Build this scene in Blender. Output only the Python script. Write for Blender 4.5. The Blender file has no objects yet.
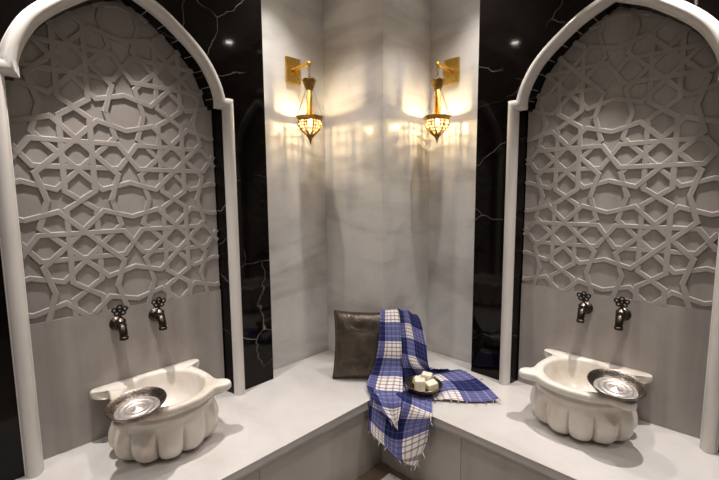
import bpy, bmesh, math, random
from mathutils import Vector, Matrix, noise
random.seed(7)
PI = math.pi
scene = bpy.context.scene
COL = scene.collection

# ------------------------------------------------------------------ helpers
def link(o, parent=None):
    COL.objects.link(o)
    if parent is not None:
        o.parent = parent
    return o

def obj(name, bm, mat, parent=None, smooth=False, recalc=True):
    if recalc:
        bmesh.ops.recalc_face_normals(bm, faces=bm.faces)
    me = bpy.data.meshes.new(name)
    bm.to_mesh(me)
    bm.free()
    me.materials.append(mat)
    if smooth:
        for p in me.polygons:
            p.use_smooth = True
    return link(bpy.data.objects.new(name, me), parent)

def autosmooth(o, ang=35):
    me = o.data
    bm = bmesh.new(); bm.from_mesh(me)
    a = math.radians(ang)
    for f in bm.faces: f.smooth = True
    for e in bm.edges:
        if len(e.link_faces) == 2 and e.calc_face_angle(0) > a:
            e.smooth = False
    bm.to_mesh(me); bm.free()
    return o

def thing(name, label, cat, loc=(0, 0, 0), rotz=0, group=None):
    o = bpy.data.objects.new(name, None)
    o.empty_display_size = 0.1
    link(o)
    o.location = loc
    o.rotation_euler = (0, 0, rotz)
    return tag(o, label, cat, group)

def tag(o, label, cat, group=None):
    o['label'] = label
    o['category'] = cat
    if group: o['group'] = group
    return o

def struct(o):
    o['kind'] = 'structure'
    return o

def dup(root, loc, rotz, label, group=None):
    r = root.copy(); COL.objects.link(r)
    r.location = loc; r.rotation_euler = (root.rotation_euler[0], root.rotation_euler[1], rotz)
    r['label'] = label
    if group: r['group'] = group
    for ch in list(root.children):
        c = ch.copy(); COL.objects.link(c); c.parent = r
        for g in list(ch.children):
            d = g.copy(); COL.objects.link(d); d.parent = c
    return r

def add_box(bm, x0, x1, y0, y1, z0, z1):
    vs = [bm.verts.new((x, y, z)) for x in (x0, x1) for y in (y0, y1) for z in (z0, z1)]
    for q in ((0, 1, 3, 2), (4, 6, 7, 5), (0, 4, 5, 1), (2, 3, 7, 6), (0, 2, 6, 4), (1, 5, 7, 3)):
        bm.faces.new([vs[i] for i in q])
    return vs

def box(x0, x1, y0, y1, z0, z1, bev=0.0, seg=2):
    bm = bmesh.new()
    add_box(bm, x0, x1, y0, y1, z0, z1)
    if bev:
        bmesh.ops.bevel(bm, geom=bm.edges[:], offset=bev, segments=seg, affect='EDGES', profile=0.5)
    return bm

def prism(pts, z0, z1):
    bm = bmesh.new()
    a = [bm.verts.new((x, y, z0)) for x, y in pts]
    b = [bm.verts.new((x, y, z1)) for x, y in pts]
    n = len(pts)
    bm.faces.new(a[::-1]); bm.faces.new(b)
    for i in range(n):
        j = (i + 1) % n
        bm.faces.new((a[i], a[j], b[j], b[i]))
    return bm

def loft(bm, loops, cap0=True, cap1=True, closed=True):
    vl = [[bm.verts.new(p) for p in L] for L in loops]
    n = len(loops[0])
    for A, B in zip(vl, vl[1:]):
        for i in range(n if closed else n - 1):
            j = (i + 1) % n
            bm.faces.new((A[i], A[j], B[j], B[i]))
    if cap0: bm.faces.new(vl[0][::-1])
    if cap1: bm.faces.new(vl[-1])
    return vl

def lathe(bm, prof, c=(0, 0, 0), n=32, cap0=False, cap1=False):
    loops = []
    for r, z in prof:
        loops.append([(c[0] + r * math.cos(2 * PI * i / n), c[1] + r * math.sin(2 * PI * i / n), c[2] + z) for i in range(n)])
    loft(bm, loops, cap0, cap1)

def tube(bm, pts, rad, n=10, caps=True):
    pts = [Vector(p) for p in pts]
    if not isinstance(rad, (list, tuple)): rad = [rad] * len(pts)
    loops = []
    up = None
    for i, p in enumerate(pts):
        t = (pts[min(i + 1, len(pts) - 1)] - pts[max(i - 1, 0)]).normalized()
        if up is None:
            up = t.orthogonal().normalized()
        else:
            up = (up - t * up.dot(t)).normalized()
        s = t.cross(up)
        loops.append([p + (up * math.cos(2 * PI * k / n) + s * math.sin(2 * PI * k / n)) * rad[i] for k in range(n)])
    loft(bm, loops, caps, caps)

def torus(bm, c, ax, R, r, n=16, m=8, sx=1.0):
    ax = Vector(ax).normalized(); u = ax.orthogonal().normalized(); w = ax.cross(u); c = Vector(c)
    rings = []
    for i in range(n):
        a = 2 * PI * i / n
        d = u * math.cos(a) + w * math.sin(a)
        rings.append([bm.verts.new(c + d * (R + r * math.cos(2 * PI * k / m)) + ax * (r * math.sin(2 * PI * k / m))) for k in range(m)])
    for i in range(n):
        A, B = rings[i], rings[(i + 1) % n]
        for k in range(m):
            l = (k + 1) % m
            bm.faces.new((A[k], A[l], B[l], B[k]))

def catmull(P, t):
    n = len(P)
    i = min(int(t), n - 2); f = t - i
    p0 = P[max(i - 1, 0)]; p1 = P[i]; p2 = P[i + 1]; p3 = P[min(i + 2, n - 1)]
    return 0.5 * ((2 * p1) + (p2 - p0) * f + (2 * p0 - 5 * p1 + 4 * p2 - p3) * f * f + (3 * p1 - p0 - 3 * p2 + p3) * f * f * f)

# ------------------------------------------------------------------ materials
class NT:
    def __init__(s, name):
        s.m = bpy.data.materials.new(name); s.m.use_nodes = True
        s.t = s.m.node_tree; s.n = s.t.nodes; s.b = s.n['Principled BSDF']
    def node(s, typ, **kw):
        x = s.n.new(typ)
        for k, v in kw.items():
            if k.startswith('i_'): x.inputs[k[2:].replace('_', ' ')].default_value = v
            else: setattr(x, k, v)
        return x
    def lk(s, a, b): s.t.links.new(a, b)
    def coords(s, scale=(1, 1, 1), rot=(0, 0, 0), rand=True):
        tc = s.node('ShaderNodeTexCoord'); mp = s.node('ShaderNodeMapping')
        mp.inputs['Scale'].default_value = scale; mp.inputs['Rotation'].default_value = rot
        s.lk(tc.outputs['Object'], mp.inputs['Vector'])
        if not rand: return mp.outputs['Vector']
        oi = s.node('ShaderNodeObjectInfo'); mul = s.node('ShaderNodeMath', operation='MULTIPLY'); mul.inputs[1].default_value = 37.0
        s.lk(oi.outputs['Random'], mul.inputs[0])
        ad = s.node('ShaderNodeVectorMath', operation='ADD')
        s.lk(mp.outputs['Vector'], ad.inputs[0]); s.lk(mul.outputs[0], ad.inputs[1])
        return ad.outputs['Vector']
    def noise(s, vec, scale, detail=4, rough=0.55, dist=0.0):
        x = s.node('ShaderNodeTexNoise')
        x.inputs['Scale'].default_value = scale; x.inputs['Detail'].default_value = detail
        x.inputs['Roughness'].default_value = rough; x.inputs['Distortion'].default_value = dist
        s.lk(vec, x.inputs['Vector']); return x.outputs['Fac']
    def ramp(s, fac, stops):
        r = s.node('ShaderNodeValToRGB'); e = r.color_ramp.elements
        e[0].position, e[0].color = stops[0][0], (*stops[0][1], 1)
        e[1].position, e[1].color = stops[-1][0], (*stops[-1][1], 1)
        for p, c in stops[1:-1]:
            q = e.new(p); q.color = (*c, 1)
        s.lk(fac, r.inputs['Fac']); return r.outputs['Color']
    def mix(s, fac, a, b, typ='MIX'):
        x = s.node('ShaderNodeMix', data_type='RGBA', blend_type=typ)
        for sock, v in ((x.inputs['Factor'], fac), (x.inputs['A'], a), (x.inputs['B'], b)):
            if isinstance(v, (int, float)): sock.default_value = v
            elif isinstance(v, tuple): sock.default_value = (*v, 1)
            else: s.lk(v, sock)
        return x.outputs['Result']
    def bump(s, h, strength=0.2, dist=0.01):
        b = s.node('ShaderNodeBump'); b.inputs['Strength'].default_value = strength; b.inputs['Distance'].default_value = dist
        s.lk(h, b.inputs['Height']); s.lk(b.outputs['Normal'], s.b.inputs['Normal'])
    def set(s, col=None, rough=None, metal=None, **kw):
        if col is not None:
            if isinstance(col, tuple): s.b.inputs['Base Color'].default_value = (*col, 1)
            else: s.lk(col, s.b.inputs['Base Color'])
        if rough is not None:
            if isinstance(rough, (int, float)): s.b.inputs['Roughness'].default_value = rough
            else: s.lk(rough, s.b.inputs['Roughness'])
        if metal is not None: s.b.inputs['Metallic'].default_value = metal
        for k, v in kw.items(): s.b.inputs[k.replace('_', ' ')].default_value = v
        return s.m

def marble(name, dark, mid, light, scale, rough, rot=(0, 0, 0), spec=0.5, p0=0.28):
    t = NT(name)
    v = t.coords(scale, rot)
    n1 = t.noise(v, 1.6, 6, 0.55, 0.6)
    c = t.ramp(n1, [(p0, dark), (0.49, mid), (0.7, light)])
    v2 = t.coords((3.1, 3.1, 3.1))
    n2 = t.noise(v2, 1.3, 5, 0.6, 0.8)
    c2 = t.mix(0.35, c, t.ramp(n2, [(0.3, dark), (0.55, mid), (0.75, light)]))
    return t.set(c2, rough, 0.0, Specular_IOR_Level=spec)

# pale vertical-veined wall slabs (niche backs, bench fronts)
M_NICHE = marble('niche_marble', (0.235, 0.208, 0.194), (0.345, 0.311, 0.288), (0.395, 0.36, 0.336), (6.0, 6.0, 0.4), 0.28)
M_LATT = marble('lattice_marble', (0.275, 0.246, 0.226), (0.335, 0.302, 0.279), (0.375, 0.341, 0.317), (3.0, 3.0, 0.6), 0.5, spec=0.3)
M_WALL = marble('wall_marble', (0.44, 0.42, 0.405), (0.67, 0.65, 0.625), (0.75, 0.73, 0.71), (0.55, 0.55, 2.6), 0.2, spec=0.28, p0=0.36)
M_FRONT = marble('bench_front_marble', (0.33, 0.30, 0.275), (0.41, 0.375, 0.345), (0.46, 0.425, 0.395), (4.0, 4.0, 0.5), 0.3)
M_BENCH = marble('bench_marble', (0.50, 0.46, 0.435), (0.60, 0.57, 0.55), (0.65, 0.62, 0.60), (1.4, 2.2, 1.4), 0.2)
M_MOULD = marble('moulding_marble', (0.56, 0.52, 0.48), (0.69, 0.655, 0.62), (0.74, 0.705, 0.67), (4.0, 4.0, 0.6), 0.2)
M_BASIN = marble('basin_marble', (0.48, 0.37, 0.27), (0.75, 0.70, 0.635), (0.79, 0.75, 0.69), (2.8, 2.8, 1.6), 0.22)
M_CEIL = NT('plaster').set((0.62, 0.59, 0.55), 0.8)
M_FLOOR = marble('floor_stone', (0.10, 0.07, 0.045), (0.17, 0.125, 0.085), (0.23, 0.18, 0.13), (3, 3, 3), 0.35)
M_FLOOR2 = marble('floor_marble', (0.42, 0.385, 0.36), (0.50, 0.465, 0.435), (0.55, 0.51, 0.48), (2, 2, 2), 0.25)

def black_marble():
    t = NT('black_marble')
    v = t.coords((1, 1, 1))
    wob = t.node('ShaderNodeTexNoise'); wob.inputs['Scale'].default_value = 2.2; wob.inputs['Detail'].default_value = 5
    t.lk(v, wob.inputs['Vector'])
    mad = t.node('ShaderNodeVectorMath', operation='MULTIPLY_ADD')
    t.lk(wob.outputs['Color'], mad.inputs[0]); mad.inputs[1].default_value = (0.38, 0.38, 0.38); t.lk(v, mad.inputs[2])
    vo = t.node('ShaderNodeTexVoronoi', feature='DISTANCE_TO_EDGE'); vo.inputs['Scale'].default_value = 2.6
    t.lk(mad.outputs[0], vo.inputs['Vector'])
    line = t.ramp(vo.outputs['Distance'], [(0.0, (1, 1, 1)), (0.003, (0.6, 0.6, 0.6)), (0.0075, (0, 0, 0))])
    gate = t.ramp(t.noise(v, 3.3, 3, 0.5), [(0.47, (0, 0, 0)), (0.70, (1, 1, 1))])
    m = t.mix(1.0, line, gate, 'MULTIPLY')
    base = t.ramp(t.noise(v, 2.4, 6, 0.65, 1.0), [(0.35, (0.002, 0.0015, 0.0015)), (0.7, (0.008, 0.006, 0.005))])
    c = t.mix(m, base, (0.27, 0.24, 0.215))
    return t.set(c, 0.06, 0.0, Specular_IOR_Level=0.2)
M_BLACK = black_marble()

def metal(name, a, b, rough, scale=60, bump=0.15, metallic=1.0, dist=0.002):
    t = NT(name); v = t.coords((1, 1, 1)); n = t.noise(v, scale, 4, 0.6)
    t.bump(n, bump, dist)
    return t.set(t.ramp(n, [(0.3, a), (0.7, b)]), rough, metallic)
M_GOLD = metal('gilded_brass', (0.62, 0.36, 0.06), (0.86, 0.56, 0.15), 0.36)
M_OLDGOLD = metal('aged_brass', (0.24, 0.14, 0.04), (0.46, 0.28, 0.08), 0.42)
M_BRONZE = metal('dark_bronze', (0.045, 0.037, 0.031), (0.105, 0.085, 0.07), 0.33)
M_SILVER = metal('tinned_silver', (0.55, 0.50, 0.47), (0.86, 0.82, 0.79), 0.42, 90, 0.4)
M_SILVERDARK = metal('engraved_silver', (0.10, 0.08, 0.065), (0.40, 0.35, 0.31), 0.33, 130, 0.6)
M_DISH = metal('dish_metal', (0.16, 0.13, 0.08), (0.36, 0.31, 0.21), 0.3)
M_CHROME = metal('lamp_trim', (0.6, 0.6, 0.6), (0.7, 0.7, 0.7), 0.25)

def leather():
    t = NT('bronze_leather'); v = t.coords((1, 1, 1))
    n = t.noise(v, 11, 5, 0.6, 0.8); g = t.noise(v, 220, 3, 0.5)
    t.bump(n, 0.6, 0.02)
    return t.set(t.ramp(n, [(0.3, (0.060, 0.045, 0.034)), (0.7, (0.115, 0.09, 0.07))]), 0.33, 0.5)
M_LEATHER = leather()

def soapmat():
    t = NT('soap'); v = t.coords((1, 1, 1)); n = t.noise(v, 40, 4, 0.5)
    return t.set(t.ramp(n, [(0.3, (0.80, 0.74, 0.58)), (0.7, (0.86, 0.81, 0.67))]), 0.55, 0.0)
M_SOAP = soapmat()

def plaid():
    t = NT('checked_cotton')
    uv = t.node('ShaderNodeUVMap'); sep = t.node('ShaderNodeSeparateXYZ'); t.lk(uv.outputs['UV'], sep.inputs[0])
    def frac(sock):
        f = t.node('ShaderNodeMath', operation='FRACT'); t.lk(sock, f.inputs[0]); return f.outputs[0]
    def steps(f, st):
        r = t.node('ShaderNodeValToRGB'); r.color_ramp.interpolation = 'CONSTANT'
        e = r.color_ramp.elements
        e[0].position, e[0].color = st[0][0], (st[0][1],) * 3 + (1,)
        e[1].position, e[1].color = st[1][0], (st[1][1],) * 3 + (1,)
        for p, c in st[2:]:
            q = e.new(p); q.color = (c, c, c, 1)
        t.lk(f, r.inputs['Fac']); return r.outputs['Color']
    fu, fv = frac(sep.outputs['X']), frac(sep.outputs['Y'])
    band = [(0.0, 0.0), (0.10, 0.28), (0.125, 0.0), (0.24, 0.16), (0.27, 0.0), (0.38, 0.28), (0.405, 0.0), (0.54, 1.0)]
    line = [(0.0, 0.0), (0.58, 1.0), (0.612, 0.0), (0.685, 1.0), (0.717, 0.0), (0.795, 1.0), (0.827, 0.0), (0.91, 1.0), (0.942, 0.0)]
    s = t.mix(0.5, steps(fu, band), steps(fv, band))
    c = t.ramp(s, [(0.0, (0.016, 0.018, 0.075)), (0.5, (0.11, 0.13, 0.31)), (0.62, (0.24, 0.25, 0.44)), (1.0, (0.80, 0.76, 0.74))])
    c = t.mix(t.mix(1.0, steps(fu, line), (0.45, 0.45, 0.45), 'MULTIPLY'), c, (0.10, 0.025, 0.06))
    c = t.mix(t.mix(1.0, steps(fv, line), (0.62, 0.62, 0.62), 'MULTIPLY'), c, (0.12, 0.03, 0.06))
    v = t.coords((1, 1, 1), rand=False); n = t.noise(v, 320, 2, 0.5); t.bump(n, 0.3, 0.002)
    return t.set(c, 0.9, 0.0, Specular_IOR_Level=0.15)
M_PLAID = plaid()
def yarn():
    t = NT('fringe_yarn'); v = t.coords((1, 1, 1)); n = t.noise(v, 25, 2, 0.5)
    return t.set(t.ramp(n, [(0.40, (0.05, 0.05, 0.12)), (0.5, (0.55, 0.50, 0.47)), (0.7, (0.65, 0.6, 0.57))]), 0.9)
M_YARN = yarn()

def emis(name, col, strength):
    t = NT(name)
    t.b.inputs['Base Color'].default_value = (*col, 1)
    t.b.inputs['Emission Color'].default_value = (*col, 1)
    t.b.inputs['Emission Strength'].default_value = strength
    return t.m
WARM = (1.0, 0.79, 0.46)
M_BULB = emis('bulb_glow', WARM, 1450)
M_LENS = emis('spot_lens', (1.0, 0.90, 0.78), 60)

def lampglass():
    t = NT('lantern_glass')
    out = t.n['Material Output']
    tr = t.node('ShaderNodeBsdfTransparent'); tr.inputs['Color'].default_value = (1, 0.95, 0.84, 1)
    tl = t.node('ShaderNodeBsdfTranslucent'); tl.inputs['Color'].default_value = (1, 0.93, 0.78, 1)
    gl = t.node('ShaderNodeBsdfGlossy'); gl.inputs['Roughness'].default_value = 0.1
    m1 = t.node('ShaderNodeMixShader'); m1.inputs[0].default_value = 0.07
    t.lk(tr.outputs[0], m1.inputs[1]); t.lk(tl.outputs[0], m1.inputs[2])
    m2 = t.node('ShaderNodeMixShader'); m2.inputs[0].default_value = 0.06
    t.lk(m1.outputs[0], m2.inputs[1]); t.lk(gl.outputs[0], m2.inputs[2])
    t.lk(m2.outputs[0], out.inputs['Surface'])
    return t.m
M_GLASS = lampglass()

# ------------------------------------------------------------------ dimensions
ZB = 0.46          # bench top
ZF = 0.06          # floor
ZC = 2.80          # ceiling
RX, RY = 3.6, -3.8
BL, BR = 0.6227, -0.6278
PX, PY = 0.4723, -0.4383
DF = 0.094         # face of the black cladding
GD = 0.0265         # recessed ground of the carved panel
SD = 0.033         # face of the straps / lower slab
YL, XR = -1.542, 1.447   # niche centres

# ------------------------------------------------------------------ room shell
struct(obj('floor', box(-0.15, RX + .15, RY - .15, 0.15, ZF - 0.12, ZF), M_FLOOR))
o = struct(obj('trim_1', box(BL + 0.075, RX - 0.05, RY + 0.05, BR - 0.02, ZF, ZF + 0.006, 0.002), M_FLOOR2))
struct(obj('ceiling', box(-0.15, RX + .15, RY - .15, 0.15, ZC, ZC + 0.12), M_CEIL))
struct(obj('wall_left', box(-0.12, 0, RY, 0, ZF, ZC), M_WALL))
struct(obj('wall_right', box(-0.12, RX, 0, 0.12, ZF, ZC), M_WALL))
struct(obj('wall_near_right', box(RX, RX + 0.12, RY, 0.12, ZF, ZC), M_FRONT))
struct(obj('wall_near_left', box(-0.12, RX + .12, RY - 0.12, RY, ZF, ZC), M_FRONT))
struct(obj('wall_corner_pillar', box(0.0, PX, PY, 0.0, ZB, ZC, 0.0015, 1), M_WALL))

# arched opening outline (u, z); and inner edge of the moulding
ARCH_OPEN = [(0.386, 1.866), (0.352, 1.895), (0.337, 1.945), (0.302, 2.025), (0.247, 2.092), (0.172, 2.155), (0.10, 2.202), (0.0, 2.252)]
def smooth_curve(pts, n=6):
    P = [Vector((p[0], p[1])) for p in pts]
    out = []
    for i in range((len(P) - 1) * n + 1):
        out.append(catmull(P, i / n))
    return [(p.x, p.y) for p in out]
open_half = smooth_curve(ARCH_OPEN[1:], 5)
open_half = [(0.386, 1.866), (0.356, 1.866)] + open_half
OPEN = [(0.386, ZB)] + open_half + [(-u, z) for u, z in open_half[-2::-1]] + [(-0.386, ZB)]
SPLAY = 0.018
def inset(u, z, s):
    # the reveal on the corner side of each niche narrows towards the back
    return (u - s * SPLAY * min(1.0, abs(u) / 0.25), z) if u * s > 0 else (u, z)

def cladding(s, u0, u1):
    """black slab with the arched opening, local frame u = x, out of wall = -y"""
    bm = bmesh.new()
    rows = []
    right = [(u, z) for u, z in OPEN if u >= -1e-6]          # from foot to apex
    left = [(u, z) for u, z in OPEN if u <= 1e-6][::-1]
    zt = ZC
    def side(prof, ue):
        prev = None
        for d in (-DF, -0.001):
            q = prof if d == -DF else [inset(u, z, s) for u, z in prof]
            pin = [bm.verts.new((u, d, z)) for u, z in q]
            pout = [bm.verts.new((ue, d, z)) for u, z in prof]
            for i in range(len(prof) - 1):
                if (pin[i].co - pin[i + 1].co).length < 1e-6: continue
                if abs(prof[i][1] - prof[i + 1][1]) < 1e-6:
                    bm.faces.new((pin[i], pin[i + 1], pout[i])) if False else None
                    continue
                bm.faces.new((pin[i], pin[i + 1], pout[i + 1], pout[i]))
            ti = bm.verts.new((prof[-1][0], d, zt)); to = bm.verts.new((ue, d, zt))
            bm.faces.new((pin[-1], ti, to, pout[-1]))
            if prev:
                a, b = prev
                for i in range(len(prof) - 1):
                    bm.faces.new((a[0][i], a[0][i + 1], pin[i + 1], pin[i]))
                    if abs(prof[i][1] - prof[i + 1][1]) > 1e-6:
                        bm.faces.new((a[1][i], a[1][i + 1], pout[i + 1], pout[i]))
                bm.faces.new((a[1][-1], b[1], to, pout[-1]))
            prev = ((pin, pout), (ti, to))
    side(right, u1)
    side(left, u0)
    bmesh.ops.remove_doubles(bm, verts=bm.verts, dist=1e-5)
    return bm

o = struct(obj('trim_2', cladding(1, -1.9, -0.922 - YL), M_BLACK)); o.location = (0, YL, 0); o.rotation_euler = (0, 0, PI / 2)
o = struct(obj('trim_3', cladding(-1, 0.836 - XR, 1.9), M_BLACK)); o.location = (XR, 0, 0)
# ------------------------------------------------------------------ niche
def clip_seg(a, b, poly):
    """clip segment to a convex polygon (counter-clockwise)"""
    t0, t1 = 0.0, 1.0
    dx, dz = b[0] - a[0], b[1] - a[1]
    n = len(poly)
    for i in range(n):
        p, q = poly[i], poly[(i + 1) % n]
        ex, ez = q[0] - p[0], q[1] - p[1]
        nx, nz = -ez, ex
        num = (a[0] - p[0]) * nx + (a[1] - p[1]) * nz
        den = dx * nx + dz * nz
        if abs(den) < 1e-9:
            if num < 0: return None
            continue
        t = -num / den
        if den > 0: t0 = max(t0, t)
        else: t1 = min(t1, t)
        if t0 >= t1: return None
    return (a[0] + dx * t0, a[1] + dz * t0), (a[0] + dx * t1, a[1] + dz * t1)

ZP = 0.995
H = 0.17725
hull = [(0.380, ZP), (0.380, 1.868), (0.352, 1.895)] + [p for p in smooth_curve(ARCH_OPEN[2:], 4)]
hull = hull + [(-u, z) for u, z in hull[::-1] if u > 1e-6]   # counter-clockwise from bottom right
def convex(P):
    P = sorted(P)
    def half(Q):
        o = []
        for p in Q:
            while len(o) > 1 and (o[-1][0] - o[-2][0]) * (p[1] - o[-2][1]) - (o[-1][1] - o[-2][1]) * (p[0] - o[-2][0]) <= 1e-9: o.pop()
            o.append(p)
        return o[:-1]
    return half(P) + half(P[::-1])

W2 = 0.0115
SPROF = [(-W2, -GD + 0.001), (-W2 * 0.93, -SD + 0.0016), (-W2 * 0.72, -SD), (W2 * 0.72, -SD), (W2 * 0.93, -SD + 0.0016), (W2, -GD + 0.002)]
def strap(bm, pts, k):
    P = [Vector(p) for p in pts]
    if len(P) == 2 and (P[0] - P[1]).length < 0.004: return
    P[0] = P[0] - (P[1] - P[0]).normalized() * 0.004
    P[-1] = P[-1] + (P[-1] - P[-2]).normalized() * 0.004
    jit = -0.000012 * ((k * 37) % 101); wk = 1.0 - 0.0015 * ((k * 29) % 31)
    loops = []
    for i, p in enumerate(P):
        t1 = (P[i] - P[i - 1]).normalized() if i > 0 else (P[1] - P[0]).normalized()
        t2 = (P[i + 1] - P[i]).normalized() if i < len(P) - 1 else t1
        n1 = Vector((-t1.y, t1.x)); n2 = Vector((-t2.y, t2.x))
        n = (n1 + n2).normalized(); m = min(1.0 / max(n.dot(n1), 0.3), 2.0)
        loops.append([(p.x + n.x * a * m * wk, y + jit, p.y + n.y * a * m * wk) for a, y in SPROF])
    loft(bm, loops, True, True)

def lattice_bm(sd):
    bm = bmesh.new(); k = 0
    hl = convex([inset(u, z, sd) for u, z in hull])
    Q, D, PP, BB = 0.278, 0.338, 0.688, 0.60
    r_ = (PP - BB) / (1 - PP); c1x = (PP + r_ * (PP + D)) / (1 + r_); c1y = c1x - D
    S1 = [(1.02, -0.02 * Q / 0.2), (0.80, Q), (-0.80, Q), (-1.02, -0.02 * Q / 0.2)]
    S2 = [(BB, 1), (PP, PP), (c1x, c1y), (-c1y, -c1x), (-PP, -PP), (-1, -BB)]
    lines = []
    for r in range(4):
        c, s = [(1, 0), (0, 1), (-1, 0), (0, -1)][r]
        for L in (S1, S2):
            lines.append([(c * x - s * y, s * x + c * y) for x, y in L])
    for i in range(-2, 2):
        for j in range(-1, 4):
            cu, cz = (2 * i + 1) * H + (-0.009 if sd > 0 else 0.003), (1.2715 if sd > 0 else 1.2672) + 2 * j * H
            for L in lines:
                run = []
                for p, q in zip(L, L[1:]):
                    a = (cu + p[0] * H, cz + p[1] * H); b = (cu + q[0] * H, cz + q[1] * H)
                    sg = clip_seg(a, b, hl)
                    if sg is None:
                        if len(run) > 1: strap(bm, run, k); k += 1
                        run = []; continue
                    if run and (Vector(run[-1]) - Vector(sg[0])).length > 1e-5:
                        strap(bm, run, k); k += 1; run = []
                    if not run: run = [sg[0]]
                    run.append(sg[1])
                if len(run) > 1: strap(bm, run, k); k += 1
    return bm

def panel(poly, y0, y1):
    bm = bmesh.new()
    a = [bm.verts.new((u, y0, z)) for u, z in poly]; b = [bm.verts.new((u, y1, z)) for u, z in poly]
    bm.faces.new(a); bm.faces.new(b[::-1])
    for i in range(len(poly)):
        j = (i + 1) % len(poly)
        bm.faces.new((a[i], b[i], b[j], a[j]))
    return bm

PROF = [(-0.0275, 0.0), (-0.0275, 0.010), (-0.0245, 0.012), (-0.0225, 0.021), (-0.017, 0.031), (-0.009, 0.037), (0.0, 0.039),
        (0.009, 0.037), (0.017, 0.031), (0.0225, 0.021), (0.0245, 0.012), (0.0275, 0.010), (0.0275, 0.0)]
def sweep(path, closed=False):
    bm = bmesh.new()
    P = [Vector(p) for p in path]
    loops = []
    for i, p in enumerate(P):
        t1 = (P[i] - P[i - 1]).normalized() if i > 0 else (P[1] - P[0]).normalized()
        t2 = (P[i + 1] - P[i]).normalized() if i < len(P) - 1 else t1
        n1 = Vector((-t1.y, t1.x)); n2 = Vector((-t2.y, t2.x))
        n = (n1 + n2).normalized(); k = min(1.0 / max(n.dot(n1), 0.3), 2.0)
        loops.append([(p.x + n.x * a * k, -DF - h, p.y + n.y * a * k) for a, h in PROF])
    loft(bm, loops, True, True)
    return bm

arch_c = smooth_curve([(0.3725, 1.915), (0.354, 1.975), (0.313, 2.052), (0.263, 2.110), (0.195, 2.168), (0.118, 2.222), (0.0, 2.278)], 6)
arch_path = [(0.4125, 1.862), (0.4125, 1.8925), (0.3725, 1.8925)] + arch_c
arch_path = arch_path + [(-u, z) for u, z in arch_path[-2::-1]]

def make_niche(loc, rotz, label, sd):
    t = thing('arched_niche', label, 'wall niche', loc, rotz, 'carved marble niches')
    fl = lambda P: [inset(u, z, sd) for u, z in P]
    op = [(0.3855, ZP)] + [(u * 0.999, z - 0.0008) for u, z in open_half]
    op = op + [(-u, z) for u, z in op[::-1] if u > 1e-6]
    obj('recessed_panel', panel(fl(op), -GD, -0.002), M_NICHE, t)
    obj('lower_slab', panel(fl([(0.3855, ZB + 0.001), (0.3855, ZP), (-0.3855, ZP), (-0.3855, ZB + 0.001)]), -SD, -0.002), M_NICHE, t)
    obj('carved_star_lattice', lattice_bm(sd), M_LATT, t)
    for s in (1, -1):
        autosmooth(obj('jamb_column', sweep([(s * 0.4125, ZB + 0.001), (s * 0.4125, 1.862)]), M_MOULD, t))
    autosmooth(obj('arch_moulding', sweep(arch_path), M_MOULD, t), 30)
    # thin pale grout joints across the black soffit, on the corner side of the arch
    for i in range(4, len(open_half) - 2, 4):
        u, z = open_half[i]; u2, z2 = open_half[i + 1]
        tx = Vector((u2 - u, 0, z2 - z)).normalized(); nn = Vector((-tx.z, 0, tx.x))
        bm = bmesh.new(); vs = []
        for y in (-DF + 0.001, -SD - 0.004):
            f = (y + DF) / (DF - 0.001)
            iu, iz = inset(u, z, 1)
            c = Vector((u + (iu - u) * f, 0, z)) + nn * 0.001
            for a, b in ((-.0012, -.0022), (.0012, -.0022), (.0012, .001), (-.0012, .001)):
                p = c + tx * a + nn * b
                vs.append(bm.verts.new((sd * p.x, y, p.z)))
        for q in ((0, 1, 2, 3), (7, 6, 5, 4), (0, 4, 5, 1), (1, 5, 6, 2), (2, 6, 7, 3), (3, 7, 4, 0)):
            bm.faces.new([vs[k] for k in q])
        obj('soffit_joint', bm, M_FRONT, t)
    return t
make_niche((0, YL, 0), PI / 2, 'pointed arch niche with carved star lattice, on the wall at the left of both lanterns', 1)
make_niche((XR, 0, 0), 0, 'pointed arch niche with carved star lattice, on the wall at the right of both lanterns', -1)

# ------------------------------------------------------------------ bench
bench = thing('corner_bench', 'L-shaped pale marble bench running along both walls under the basins', 'bench', (0, 0, 0))
bm = prism([(0.001, -0.001), (0.001, RY + .003), (BL, RY + .003), (BL, BR), (RX - .003, BR), (RX - .003, -0.001)], ZB - 0.042, ZB)
ed = [e for e in bm.edges if all(abs(v.co.z - ZB) < 1e-6 or abs(v.co.z - ZB + 0.042) < 1e-6 for v in e.verts)
      and abs(e.verts[0].co.z - e.verts[1].co.z) < 1e-6
      and (all(abs(v.co.x - BL) < 1e-6 for v in e.verts) or all(abs(v.co.y - BR) < 1e-6 for v in e.verts))]
bmesh.ops.bevel(bm, geom=ed, offset=0.014, segments=4, affect='EDGES', profile=0.5)
autosmooth(obj('seat_slab', bm, M_BENCH, bench), 40)
ys = [BR - 0.0 + 0.022, -1.33, -2.12, -2.9, RY + 0.004]
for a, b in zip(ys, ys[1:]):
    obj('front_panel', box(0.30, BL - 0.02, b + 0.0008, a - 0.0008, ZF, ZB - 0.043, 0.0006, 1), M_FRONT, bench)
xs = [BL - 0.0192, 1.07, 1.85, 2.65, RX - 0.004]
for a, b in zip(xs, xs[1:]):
    obj('front_panel', box(a + 0.0008, b - 0.0008, BR + 0.022, -0.30, ZF, ZB - 0.043, 0.0006, 1), M_FRONT, bench)

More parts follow.
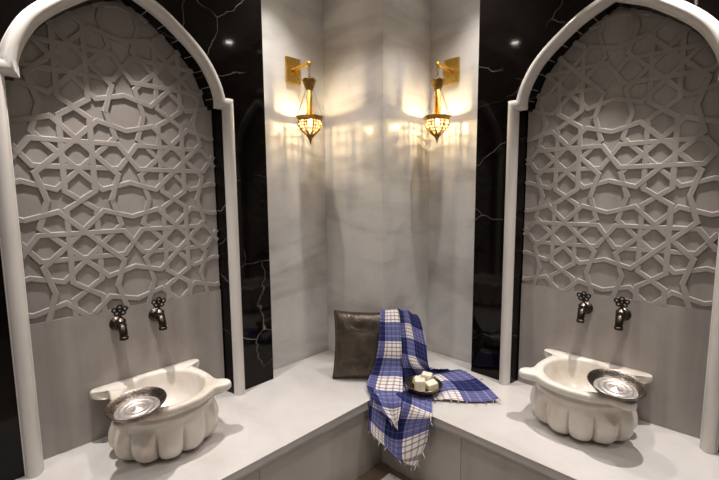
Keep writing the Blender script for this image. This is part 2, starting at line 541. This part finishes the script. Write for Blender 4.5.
# ------------------------------------------------------------------ basins
def rim_outline(n):
    ctl = [(0.0, 0.440), (0.070, 0.431), (0.115, 0.409), (0.140, 0.394), (0.163, 0.397), (0.194, 0.402), (0.215, 0.390), (0.220, 0.365), (0.208, 0.344), (0.190, 0.331), (0.183, 0.305), (0.185, 0.26), (0.184, 0.22),
           (0.178, 0.165), (0.170, 0.125), (0.174, 0.100), (0.202, 0.090), (0.222, 0.070), (0.218, 0.044), (0.19, 0.036), (0.10, 0.036), (0.0, 0.036)]
    P = [Vector(p) for p in ctl]
    out = [catmull(P, (len(P) - 1) * i / n) for i in range(n + 1)]
    right = [(p.x, p.y) for p in out]
    return right + [(-x, y) for x, y in right[-2:0:-1]]
RO = rim_outline(84)
def bowl_pt(u, d, k, ku, kd, cd=0.238):
    a = math.atan2((d - cd) / 0.19, u / 0.19)
    return ku * math.cos(a) * k, cd + kd * math.sin(a) * k
def make_basin(loc, rotz, label):
    t = thing('marble_basin', label, 'basin', loc, rotz, 'carved marble basins')
    bm = bmesh.new()
    zt = 0.226
    def outl(sc, z, cd=0.238):
        return [(u * sc, -(cd + (d - cd) * sc), z) for u, d in RO]
    def inn(k, z):
        r = []
        for u, d in RO:
            x, y = bowl_pt(u, d, k, 0.154, 0.170)
            r.append((x, -y, z))
        return r
    loops = [inn(1.06, zt - 0.034), outl(0.94, zt - 0.033), outl(0.985, zt - 0.029), outl(1.0, zt - 0.021), outl(1.0, zt - 0.009), outl(0.988, zt - 0.002), outl(0.972, zt),
             inn(1.03, zt), inn(0.995, zt - 0.003), inn(0.975, zt - 0.012), inn(0.95, zt - 0.05), inn(0.90, zt - 0.09), inn(0.78, zt - 0.125), inn(0.55, zt - 0.148), inn(0.2, zt - 0.156), inn(0.05, zt - 0.157)]
    loft(bm, loops, False, True)
    bmesh.ops.recalc_face_normals(bm, faces=bm.faces)
    autosmooth(obj('rim_and_bowl', bm, M_BASIN, t), 50)
    bm = bmesh.new()
    N = 192; lob = 12
    prof = [(0.196, 0.93, 0.0), (0.190, 0.925, 0.0), (0.178, 0.925, 0.0), (0.172, 0.945, 0.0), (0.166, 0.945, 0.0), (0.158, 0.93, 0.0), (0.145, 0.935, 0.006), (0.134, 0.955, 0.02), (0.122, 0.985, 0.05), (0.105, 1.02, 0.085), (0.086, 1.045, 0.11),
            (0.066, 1.05, 0.125), (0.048, 1.035, 0.135), (0.032, 0.995, 0.15), (0.019, 0.93, 0.165), (0.009, 0.84, 0.18), (0.003, 0.73, 0.17), (0.0, 0.60, 0.1)]
    loops = []
    for z, sc, amp in prof:
        L = []
        for i in range(N):
            a = 2 * PI * i / N
            f = abs(math.sin(lob * a / 2)) ** 0.45
            r = sc * (1 - 1.25 * amp * (1 - f))
            L.append((0.197 * r * math.cos(a), -(0.238 + 0.192 * r * math.sin(a)), z))
        loops.append(L)
    loft(bm, loops, False, True)
    autosmooth(obj('fluted_body', bm, M_BASIN, t), 60)
    return t
basin = make_basin((0, -1.537, ZB), PI / 2, 'fluted cream marble basin on the bench in front of the left niche')
dup(basin, (1.440, 0, ZB), 0, 'fluted cream marble basin on the bench in front of the right niche')

# ------------------------------------------------------------------ metal bathing bowls
def make_tas(loc, tilt, label):
    t = thing('bath_bowl', label, 'bowl', loc, 0, 'metal bathing bowls')
    t.rotation_euler = tilt
    bm = bmesh.new()
    lathe(bm, [(0.0005, 0.0), (0.068, 0.0), (0.076, 0.003), (0.084, 0.012), (0.090, 0.022), (0.0965, 0.0285), (0.0985, 0.0305), (0.0975, 0.0320), (0.0960, 0.0315), (0.0885, 0.023), (0.0825, 0.0135), (0.0745, 0.006), (0.0735, 0.0054)], n=56)
    autosmooth(obj('bowl_wall', bm, M_SILVERDARK, t), 50)
    bm = bmesh.new()
    lathe(bm, [(0.0738, 0.0045), (0.0738, 0.0062), (0.060, 0.0050), (0.058, 0.0062), (0.056, 0.0050), (0.040, 0.0052), (0.038, 0.0064), (0.036, 0.0052), (0.020, 0.0056), (0.016, 0.0085), (0.010, 0.0125), (0.004, 0.0145), (0.0006, 0.0147)], n=56)
    autosmooth(obj('embossed_base', bm, M_SILVER, t), 60)
    return t
tas = make_tas((0.375, -1.678, 0.696), (0.09, 0.07, 0.0), 'engraved silver bowl lying on the rim of the left basin')
tb = dup(tas, (1.583, -0.345, 0.700), 1.3, 'engraved silver bowl lying on the rim of the right basin')
tb.rotation_euler = (0.14, 0.08, 0.0)

# ------------------------------------------------------------------ taps
def make_tap(loc, rotz, label):
    t = thing('wall_tap', label, 'tap', loc, rotz, 'dark bronze taps over the basins')
    bm = bmesh.new()
    def ring(prof):   # lathe along -y
        loops = []
        for r, y in prof:
            loops.append([(r * math.cos(2 * PI * i / 24), -y, r * math.sin(2 * PI * i / 24)) for i in range(24)])
        loft(bm, loops, True, True)
    ring([(0.029, 0.0), (0.030, 0.004), (0.027, 0.010), (0.020, 0.014), (0.018, 0.018)])
    autosmooth(obj('wall_flange', bm, M_BRONZE, t))
    bm = bmesh.new()
    ring([(0.0185, 0.012), (0.0190, 0.026), (0.0225, 0.031), (0.0225, 0.038), (0.0195, 0.042), (0.0205, 0.052), (0.0200, 0.062), (0.0150, 0.070), (0.005, 0.073)])
    lathe(bm, [(0.016, 0.008), (0.0200, 0.018), (0.0200, 0.024), (0.014, 0.029), (0.009, 0.034)], c=(0, -0.051, 0), n=20, cap0=True, cap1=True)
    autosmooth(obj('tap_body', bm, M_BRONZE, t))
    bm = bmesh.new()
    tube(bm, [(0, -0.054, 0.0), (0, -0.068, -0.004), (0, -0.078, -0.015), (0, -0.082, -0.028), (0, -0.0825, -0.034), (0, -0.083, -0.038), (0, -0.083, -0.039), (0, -0.083, -0.050)],
         [0.0165, 0.0165, 0.0158, 0.0150, 0.0150, 0.0150, 0.0172, 0.0168], n=16)
    autosmooth(obj('spout', bm, M_BRONZE, t))
    bm = bmesh.new()
    c = Vector((0, -0.053, 0.065))
    tube(bm, [(0, -0.051, 0.028), (0, -0.053, 0.055)], 0.0062, 10)
    for k in range(5):
        a = PI / 2 + 2 * PI * k / 5
        torus(bm, c + Vector((math.cos(a) * 0.0205, 0, math.sin(a) * 0.0135)), (0, 1, 0), 0.0082, 0.0036, 14, 6)
    torus(bm, c, (0, 1, 0), 0.0065, 0.0036, 14, 6)
    autosmooth(obj('flower_handle', bm, M_BRONZE, t), 60)
    return t
tap = make_tap((SD, -1.638, 0.934), PI / 2, 'dark bronze tap with flower handle, left one of the pair above the left basin')
dup(tap, (SD, -1.486, 0.938), PI / 2, 'dark bronze tap with flower handle, right one of the pair above the left basin')
dup(tap, (1.388, -SD, 0.925), 0, 'dark bronze tap with flower handle, left one of the pair above the right basin')
dup(tap, (1.538, -SD, 0.925), 0, 'dark bronze tap with flower handle, right one of the pair above the right basin')

# ------------------------------------------------------------------ lanterns
AL = 0.150
def make_lantern(loc, rotz, label):
    # local frame: origin at wall, z = 0 is world 0 height offset by loc
    t = thing('wall_lantern', label, 'lantern', loc, rotz, 'brass lanterns on the corner walls')
    obj('wall_plate', box(-0.050, 0.050, -0.016, -0.0005, -0.070, 0.070, 0.004), M_GOLD, t)
    bm = bmesh.new()
    tube(bm, [(0, -0.010, -0.002), (0, -0.05, 0.003), (0, -AL + 0.006, 0.012), (0, -AL, 0.012), (0, -AL - 0.005, 0.006), (0, -AL - 0.004, -0.012)], [0.012, 0.0105, 0.0105, 0.0105, 0.0105, 0.008], 12)
    autosmooth(obj('arm', bm, M_GOLD, t))
    bm = bmesh.new()
    for k in range(3):
        torus(bm, (0, -AL, -0.018 - 0.018 * k), (1, 0, 0) if k % 2 else (0, 1, 0), 0.0082, 0.0021, 14, 6)
    tube(bm, [(0, -AL, -0.058), (0, -AL, -0.085)], 0.003, 8)
    obj('chain', bm, M_OLDGOLD, t, True)
    # crown: flaring scalloped cup
    bm = bmesh.new(); n = 48; loops = []
    for r, z, sc in ((0.016, -0.134, 0), (0.022, -0.124, 0), (0.031, -0.104, 0.2), (0.041, -0.084, 1), (0.0385, -0.085, 1), (0.028, -0.105, .2), (0.015, -0.128, 0)):
        loops.append([((r) * math.cos(2 * PI * i / n), -AL + r * math.sin(2 * PI * i / n), z + sc * 0.009 * abs(math.sin(3 * 2 * PI * i / n + 0.6))) for i in range(n)])
    loft(bm, loops, True, True)
    autosmooth(obj('scalloped_crown', bm, M_OLDGOLD, t), 50)
    bm = bmesh.new()
    lathe(bm, [(0.012, -0.125), (0.015, -0.165), (0.019, -0.172), (0.015, -0.180), (0.0165, -0.235), (0.019, -0.245), (0.019, -0.268), (0.010, -0.280)], c=(0, -AL, 0), n=20, cap0=True, cap1=True)
    holder = autosmooth(obj('lamp_holder', bm, M_GOLD, t), 40)
    zb = -0.272    # top of band
    for k in range(4):
        a = PI / 4 + k * PI / 2
        ca, sa = math.cos(a), math.sin(a)
        tang = Vector((-sa, ca, 0)); bm = bmesh.new(); loops = []
        for f in (0.0, 0.5, 1.0):
            r = 0.018 + f * 0.054; z = -0.126 + f * (zb - 0.004 + 0.126)
            c = Vector((r * ca, -AL + r * sa, z)); nr = Vector((ca, sa, 0.4)).normalized()
            loops.append([c + tang * 0.0065 + nr * .001, c - tang * 0.0065 + nr * .001, c - tang * 0.0065 - nr * .001, c + tang * 0.0065 - nr * .001])
        loft(bm, loops)
        obj('strap', bm, M_GOLD, t)
    # octagonal flared band
    bm = bmesh.new(); loops = []
    for r, z in ((0.064, zb - 0.022), (0.069, zb - 0.016), (0.071, zb - 0.012), (0.078, zb - 0.005), (0.0785, zb), (0.0745, zb), (0.068, zb - 0.010), (0.062, zb - 0.022)):
        loops.append([(r * math.cos(2 * PI * (i + .5) / 8), -AL + r * math.sin(2 * PI * (i + .5) / 8), z) for i in range(8)])
    loops.append(loops[0]); loft(bm, loops, False, False); bmesh.ops.remove_doubles(bm, verts=bm.verts, dist=1e-6)
    obj('octagonal_band', bm, M_OLDGOLD, t)
    # bowl profile
    BP = [(0.064, -0.020), (0.0655, -0.034), (0.063, -0.050), (0.054, -0.066), (0.040, -0.080), (0.026, -0.093), (0.016, -0.105)]
    bm = bmesh.new(); loops = []
    for r, z in BP:
        loops.append([((r - .002) * math.cos(2 * PI * i / 32), -AL + (r - .002) * math.sin(2 * PI * i / 32), zb + z) for i in range(32)])
    loft(bm, loops, False, True)
    glass = obj('glass_bowl', bm, M_GLASS, t, True)
    bm = bmesh.new()
    for k in range(8):
        a = 2 * PI * (k + .5) / 8
        tube(bm, [(r * math.cos(a), -AL + r * math.sin(a), zb + z) for r, z in BP], [0.0036] * 5 + [0.0045, 0.005], 6)
    for k in range(16):
        a = 2 * PI * (k + .25) / 16
        a += (PI / 16) * (0.5 if k % 2 else 0)
        tube(bm, [(r * math.cos(a), -AL + r * math.sin(a), zb + z) for r, z in BP], 0.0021, 5)
    for r, z in BP[1:5]:
        torus(bm, (0, -AL, zb + z), (0, 0, 1), r, 0.0023, 40, 5)
    cage = obj('pierced_cage', bm, M_OLDGOLD, t, True)
    glass.parent = cage
    bm = bmesh.new()
    lathe(bm, [(0.020, -0.096), (0.019, -0.104), (0.012, -0.116), (0.007, -0.126), (0.0035, -0.140), (0.001, -0.148)], c=(0, -AL, zb), n=20, cap0=True, cap1=True)
    autosmooth(obj('finial', bm, M_OLDGOLD, cage), 40)
    bm = bmesh.new()
    bmesh.ops.create_uvsphere(bm, u_segments=16, v_segments=10, radius=0.0075, matrix=Matrix.Translation((0, -AL, zb - 0.022)))
    obj('bulb', bm, M_BULB, holder, True)
    return t
lan = make_lantern((0, -0.672, 2.160), PI / 2, 'gilded brass lantern hanging from a bracket beside the left niche')
dup(lan, (0.623, 0, 2.165), 0, 'gilded brass lantern hanging from a bracket beside the right niche')

# ------------------------------------------------------------------ pillow
pw, ph, th = 0.40, 0.362, 0.050
PT = math.radians(15)
pil = thing('leather_pillow', 'square bronze leather pillow leaning on the corner pillar, half under the towel', 'pillow', (0.49, -0.569, ZB + 0.006), math.atan2(0.641, 0.768))
pil.rotation_euler = (-PT, 0, math.atan2(0.641, 0.768))
def pil_pt(a, b, s):
    # a, b in -1..1
    pin = 0.06
    x = a * pw / 2 * (1 - pin * (1 - b * b) ** 1)
    z = ph / 2 + b * ph / 2 * (1 - pin * (1 - a * a))
    e = max(0.0, (1 - a ** 4) * (1 - b ** 4)) ** 0.45
    y = -s * (th * e + 0.004)
    y += -s * 0.004 * e * noise.noise((a * 2.2, b * 2.2, s * 3.1)) * 2
    return Vector((x, y, z))
bm = bmesh.new(); G = 36
for s in (1, -1):
    g = [[bm.verts.new(pil_pt(-1 + 2 * i / G, -1 + 2 * j / G, s)) for j in range(G + 1)] for i in range(G + 1)]
    for i in range(G):
        for j in range(G):
            bm.faces.new((g[i][j], g[i + 1][j], g[i + 1][j + 1], g[i][j + 1]))
    if s == 1: g0 = g
    else:
        ring = lambda q: [q[i][0] for i in range(G)] + [q[G][j] for j in range(G)] + [q[i][G] for i in range(G, 0, -1)] + [q[0][j] for j in range(G, 0, -1)]
        r0, r1 = ring(g0), ring(g)
        for i in range(len(r0)):
            j = (i + 1) % len(r0)
            bm.faces.new((r0[i], r0[j], r1[j], r1[i]))
cu = obj('cushion', bm, M_LEATHER, pil, True)
bm = bmesh.new()
edge = []
for k in range(4):
    for i in range(20):
        f = -1 + 2 * i / 20
        a, b = [(f, -1), (1, f), (-f, 1), (-1, -f)][k]
        p = pil_pt(a, b, 1); edge.append(Vector((p.x * 1.008, 0, (p.z - ph / 2) * 1.008 + ph / 2)))
edge.append(edge[0])
tube(bm, edge, 0.0052, 6, False)
obj('piping', bm, M_LEATHER, cu, True)

# ------------------------------------------------------------------ towel
TA = [[(0.441,-0.424,0.703),(0.468,-0.402,0.703),(0.499,-0.376,0.703),(0.529,-0.351,0.703)],
 [(0.460,-0.448,0.808),(0.487,-0.425,0.808),(0.518,-0.400,0.808),(0.545,-0.377,0.806)],
 [(0.482,-0.474,0.817),(0.509,-0.451,0.817),(0.540,-0.426,0.817),(0.566,-0.403,0.815)],
 [(0.512,-0.512,0.765),(0.540,-0.489,0.765),(0.575,-0.460,0.765),(0.600,-0.439,0.765)],
 [(0.543,-0.562,0.656),(0.578,-0.533,0.656),(0.616,-0.501,0.656),(0.641,-0.481,0.656)],
 [(0.538,-0.596,0.548),(0.577,-0.564,0.548),(0.630,-0.519,0.548),(0.657,-0.496,0.548)],
 [(0.556,-0.663,0.482),(0.619,-0.648,0.482),(0.684,-0.615,0.482),(0.724,-0.577,0.482)],
 [(0.634,-0.717,0.477),(0.677,-0.692,0.462),(0.732,-0.666,0.462),(0.772,-0.647,0.474)],
 [(0.700,-0.718,0.424),(0.725,-0.702,0.417),(0.755,-0.686,0.417),(0.784,-0.669,0.437)],
 [(0.753,-0.706,0.390),(0.768,-0.702,0.374),(0.782,-0.696,0.367),(0.792,-0.687,0.407)]]
TB = [[(0.537,-0.611,0.468),(0.627,-0.587,0.468),(0.728,-0.550,0.468),(0.849,-0.506,0.468)],
 [(0.617,-0.706,0.476),(0.684,-0.647,0.468),(0.803,-0.640,0.468),(0.939,-0.640,0.472)],
 [(0.633,-0.730,0.403),(0.702,-0.706,0.353),(0.787,-0.672,0.353),(0.939,-0.655,0.440)],
 [(0.645,-0.744,0.331),(0.717,-0.730,0.283),(0.801,-0.705,0.238),(0.926,-0.665,0.331)],
 [(0.653,-0.746,0.314),(0.728,-0.729,0.267),(0.819,-0.704,0.221),(0.882,-0.680,0.209)]]
TC = [[(0.514,-0.364,0.703),(0.529,-0.351,0.703),(0.541,-0.341,0.703),(0.552,-0.331,0.703)],
 [(0.537,-0.391,0.806),(0.555,-0.381,0.806),(0.573,-0.372,0.804),(0.608,-0.334,0.795)],
 [(0.566,-0.410,0.815),(0.581,-0.397,0.815),(0.603,-0.378,0.802),(0.654,-0.340,0.778)],
 [(0.614,-0.460,0.709),(0.631,-0.433,0.707),(0.658,-0.403,0.692),(0.712,-0.366,0.668)],
 [(0.647,-0.492,0.597),(0.670,-0.457,0.584),(0.708,-0.416,0.572),(0.762,-0.380,0.547)],
 [(0.683,-0.508,0.475),(0.717,-0.413,0.480),(0.771,-0.304,0.488),(0.806,-0.154,0.472)],
 [(0.730,-0.568,0.470),(0.810,-0.466,0.476),(0.895,-0.349,0.484),(0.991,-0.245,0.468)],
 [(0.768,-0.609,0.468),(0.877,-0.522,0.469),(0.999,-0.433,0.469),(1.109,-0.324,0.467)]]
tow = thing('checked_towel', 'blue and white checked cotton towel draped over the pillow and the bench corner', 'towel', (0.62, -0.60, ZB))
TO = Vector((0.62, -0.60, ZB))
def sheet(bm, uvl, grid, nu, nv, ulen, vlen, u0, v0, fold, seed, zmin=None):
    rows = len(grid); cols = len(grid[0])
    GP = [[Vector(p) for p in r] for r in grid]
    V = []
    for j in range(nv + 1):
        t = (rows - 1) * j / nv
        rowp = [catmull([GP[r][c] for r in range(rows)], t) for c in range(cols)]
        V.append([catmull(rowp, (cols - 1) * i / nu) for i in range(nu + 1)])
    mid = nu // 2
    arc = [0.0]
    for j in range(nv): arc.append(arc[-1] + (V[j + 1][mid] - V[j][mid]).length)
    vv = [v0 - (arc[-1] - a) / vlen for a in arc]
    vs = []
    for j in range(nv + 1):
        L = []
        for i in range(nu + 1):
            p = V[j][i]
            du = V[j][min(i + 1, nu)] - V[j][max(i - 1, 0)]; dv = V[min(j + 1, nv)][i] - V[max(j - 1, 0)][i]
            n = du.cross(dv)
            if n.length > 1e-9: n.normalize()
            if n.dot(Vector((0.55, -0.6, 0.6))) < 0: n = -n
            a = i / nu; b = j / nv
            h = fold * (0.6 * math.sin(a * 9.0 + seed + 1.3 * math.sin(b * 3 + seed)) + 0.5 * noise.noise((a * 4 + seed, b * 5, seed)))
            fd = min(1.0, max(0.0, (math.hypot(p.x - 0.795, p.y + 0.498) - 0.08) / 0.07)) if p.z < 0.55 else 1.0
            q = p + n * (h + fold * 0.6) * fd
            if zmin is not None and q.z < zmin + 0.004 and p.z >= zmin: q.z = zmin + 0.004
            L.append(bm.verts.new(q - TO))
        vs.append(L)
    for j in range(nv):
        for i in range(nu):
            f = bm.faces.new((vs[j][i], vs[j][i + 1], vs[j + 1][i + 1], vs[j + 1][i]))
            for lp, (a, b) in zip(f.loops, ((i, j), (i + 1, j), (i + 1, j + 1), (i, j + 1))):
                lp[uvl].uv = (u0 + ulen * a / nu, vv[b])
    return [v.co + TO for v in vs[-1]], [r[-1].co + TO for r in vs]
bm = bmesh.new(); uvl = bm.loops.layers.uv.new('UVMap')
hA, _ = sheet(bm, uvl, TA, 24, 70, 0.66, 0.188, 0.36, 1.0, 0.006, 0.4)
hB, rB = sheet(bm, uvl, TB, 40, 36, 1.60, 0.18, 0.39, 0.98, 0.006, 2.1)
hC, rC = sheet(bm, uvl, TC, 36, 60, 1.50, 0.165, 0.05, 0.98, 0.017, 4.0, ZB)
for f in bm.faces: f.smooth = True
me = bpy.data.meshes.new('cloth'); bm.to_mesh(me); bm.free(); me.materials.append(M_PLAID)
cl = link(bpy.data.objects.new('cloth', me), tow)
sm = cl.modifiers.new('thick', 'SOLIDIFY'); sm.thickness = 0.0025; sm.offset = 0
bm = bmesh.new()
def tassels(pts, dirv, step, ln):
    for k in range(0, len(pts), step):
        p = pts[k]; r = random.uniform
        d = (Vector(dirv) + Vector((r(-.5, .5), r(-.5, .5), r(-.2, .2)))).normalized()
        q = [p - TO, p + d * ln * .5 - TO, p + d * ln * r(.8, 1.2) + Vector((0, 0, r(-.003, .003))) - TO]
        for s in q:
            if s.x + TO.x < BL or s.y + TO.y > BR: s.z = max(s.z, 0.004)
        tube(bm, q, [0.0016, 0.0024, 0.0012], 5)
tassels(hC, (0.55, -0.8, 0), 3, 0.028)
tassels(rC[44:], (0.8, 0.1, 0), 5, 0.02)
tassels(hB, (0.1, -0.2, -1), 5, 0.022)
tassels(rB[14:], (0.7, -0.1, -0.7), 4, 0.024)
tassels(hA, (0.1, -0.1, -1), 6, 0.02)
fr = obj('fringe', bm, M_YARN, tow, True); fr['kind'] = 'stuff'

# ------------------------------------------------------------------ soap dish and soaps
DX, DY, DZ = 0.795, -0.498, 0.482
dish = thing('soap_dish', 'round dark metal dish holding soap cubes, on the towel', 'dish', (DX, DY, DZ))
bm = bmesh.new()
lathe(bm, [(0.0006, 0.0), (0.045, 0.0), (0.062, 0.004), (0.077, 0.016), (0.085, 0.030), (0.0885, 0.033), (0.0905, 0.035), (0.0885, 0.0365), (0.083, 0.033), (0.074, 0.019), (0.060, 0.008), (0.044, 0.0045), (0.0006, 0.0045)], n=48)
db = autosmooth(obj('dish_bowl', bm, M_DISH, dish), 40)
bm = bmesh.new(); torus(bm, (0, 0, 0.0355), (0, 0, 1), 0.0895, 0.0030, 48, 6); obj('rolled_rim', bm, M_DISH, db, True)
def soap(loc, rot, size, label):
    o = autosmooth(obj('soap_cube', box(-size[0] / 2, size[0] / 2, -size[1] / 2, size[1] / 2, 0, size[2], 0.004, 3), M_SOAP), 30)
    o.location = loc; o.rotation_euler = rot
    return tag(o, label, 'soap', 'cream soap cubes in the dish')
z0 = DZ + 0.0055
soap((DX - 0.006, DY - 0.027, z0 + 0.003), (0.0, 0, 0.72), (0.052, 0.046, 0.056), 'cream soap cube standing at the front of the metal dish')
soap((DX + 0.040, DY + 0.014, z0 + 0.009), (0.10, -0.20, 1.1), (0.052, 0.045, 0.040), 'cream soap cube lying at the right of the metal dish')
soap((DX - 0.012, DY + 0.035, z0 + 0.004), (0, 0.08, 0.35), (0.05, 0.044, 0.064), 'cream soap cube at the back of the dish, highest of the pile')
soap((DX - 0.052, DY + 0.002, z0 + 0.013), (0, 0.32, 0.2), (0.032, 0.034, 0.034), 'small cream soap cube at the left edge of the metal dish')

# ------------------------------------------------------------------ lights
def downlight(x, y, label, power, blend=1.0, ang=66, col=(1.0, 0.945, 0.90), rad=0.022):
    t = thing('ceiling_spotlight', label, 'ceiling light', (x, y, ZC), 0, 'recessed ceiling spotlights')
    bm = bmesh.new()
    lathe(bm, [(0.030, -0.004), (0.045, -0.006), (0.048, -0.003), (0.048, -0.0005), (0.030, -0.0005), (0.030, -0.004)], n=32)
    autosmooth(obj('trim_ring', bm, M_CHROME, t))
    bm = bmesh.new()
    lathe(bm, [(0.029, -0.001), (0.029, -0.0032), (0.0006, -0.0032)], n=24)
    obj('lens', bm, M_LENS, t)
    L = bpy.data.lights.new('spot_beam', 'SPOT'); L.energy = power; L.color = col
    L.spot_size = math.radians(ang); L.spot_blend = blend; L.shadow_soft_size = rad
    lo = bpy.data.objects.new('spot_beam', L); link(lo, t); lo.location = (0, 0, -0.03)
    return t
PW = 122
PC = 46
downlight(1.644, -0.255, 'round ceiling spotlight above the right basin', PW)
downlight(0.306, -1.737, 'round ceiling spotlight above the left basin', PW)
downlight(1.5, -1.55, 'added fill spotlight, out of view, over the middle of the floor', 34, 1.0, 130, rad=0.05)  # unseen fill lamp, added to lift the room's overall brightness
downlight(0.95, -2.95, 'added fill spotlight, out of view, farthest along the left wall', 30, 0.8, 150, rad=0.05)  # added fill behind the view on the left, not a known fixture
downlight(2.85, -1.0, 'added fill spotlight, out of view, farthest along the right wall', 30, 0.8, 150, rad=0.05)  # matching fill on the right, added only for brightness

downlight(0.87, -0.28, 'round ceiling spotlight between the corner pillar and the right niche', PC, 1.0, 86)
downlight(0.28, -0.87, 'round ceiling spotlight between the corner pillar and the left niche', PC, 1.0, 86)

w = bpy.data.worlds.new('world'); scene.world = w; w.use_nodes = True
w.node_tree.nodes['Background'].inputs['Color'].default_value = (0.9, 0.85, 0.8, 1)
w.node_tree.nodes['Background'].inputs['Strength'].default_value = 0.05

# ------------------------------------------------------------------ camera
cam = bpy.data.cameras.new('camera'); co = bpy.data.objects.new('camera', cam); link(co)
cam.sensor_width = 36.0; cam.lens = 400.525 * 36.0 / 719.0; cam.clip_start = 0.02
X = Vector((0.7173628, 0.6966557, -0.0078367)); Y = Vector((-0.0714721, 0.0847761, 0.9938334)); Z = Vector((0.6930241, -0.7123790, 0.1106067))
co.matrix_world = Matrix(((X.x, Y.x, Z.x, 1.907461), (X.y, Y.y, Z.y, -2.098528), (X.z, Y.z, Z.z, 1.46), (0, 0, 0, 1)))
scene.camera = co
vs = scene.view_settings
vs.view_transform = 'Standard'; vs.look = 'None'; vs.gamma = 1.0; vs.use_curve_mapping = False
vs.exposure = 0.26
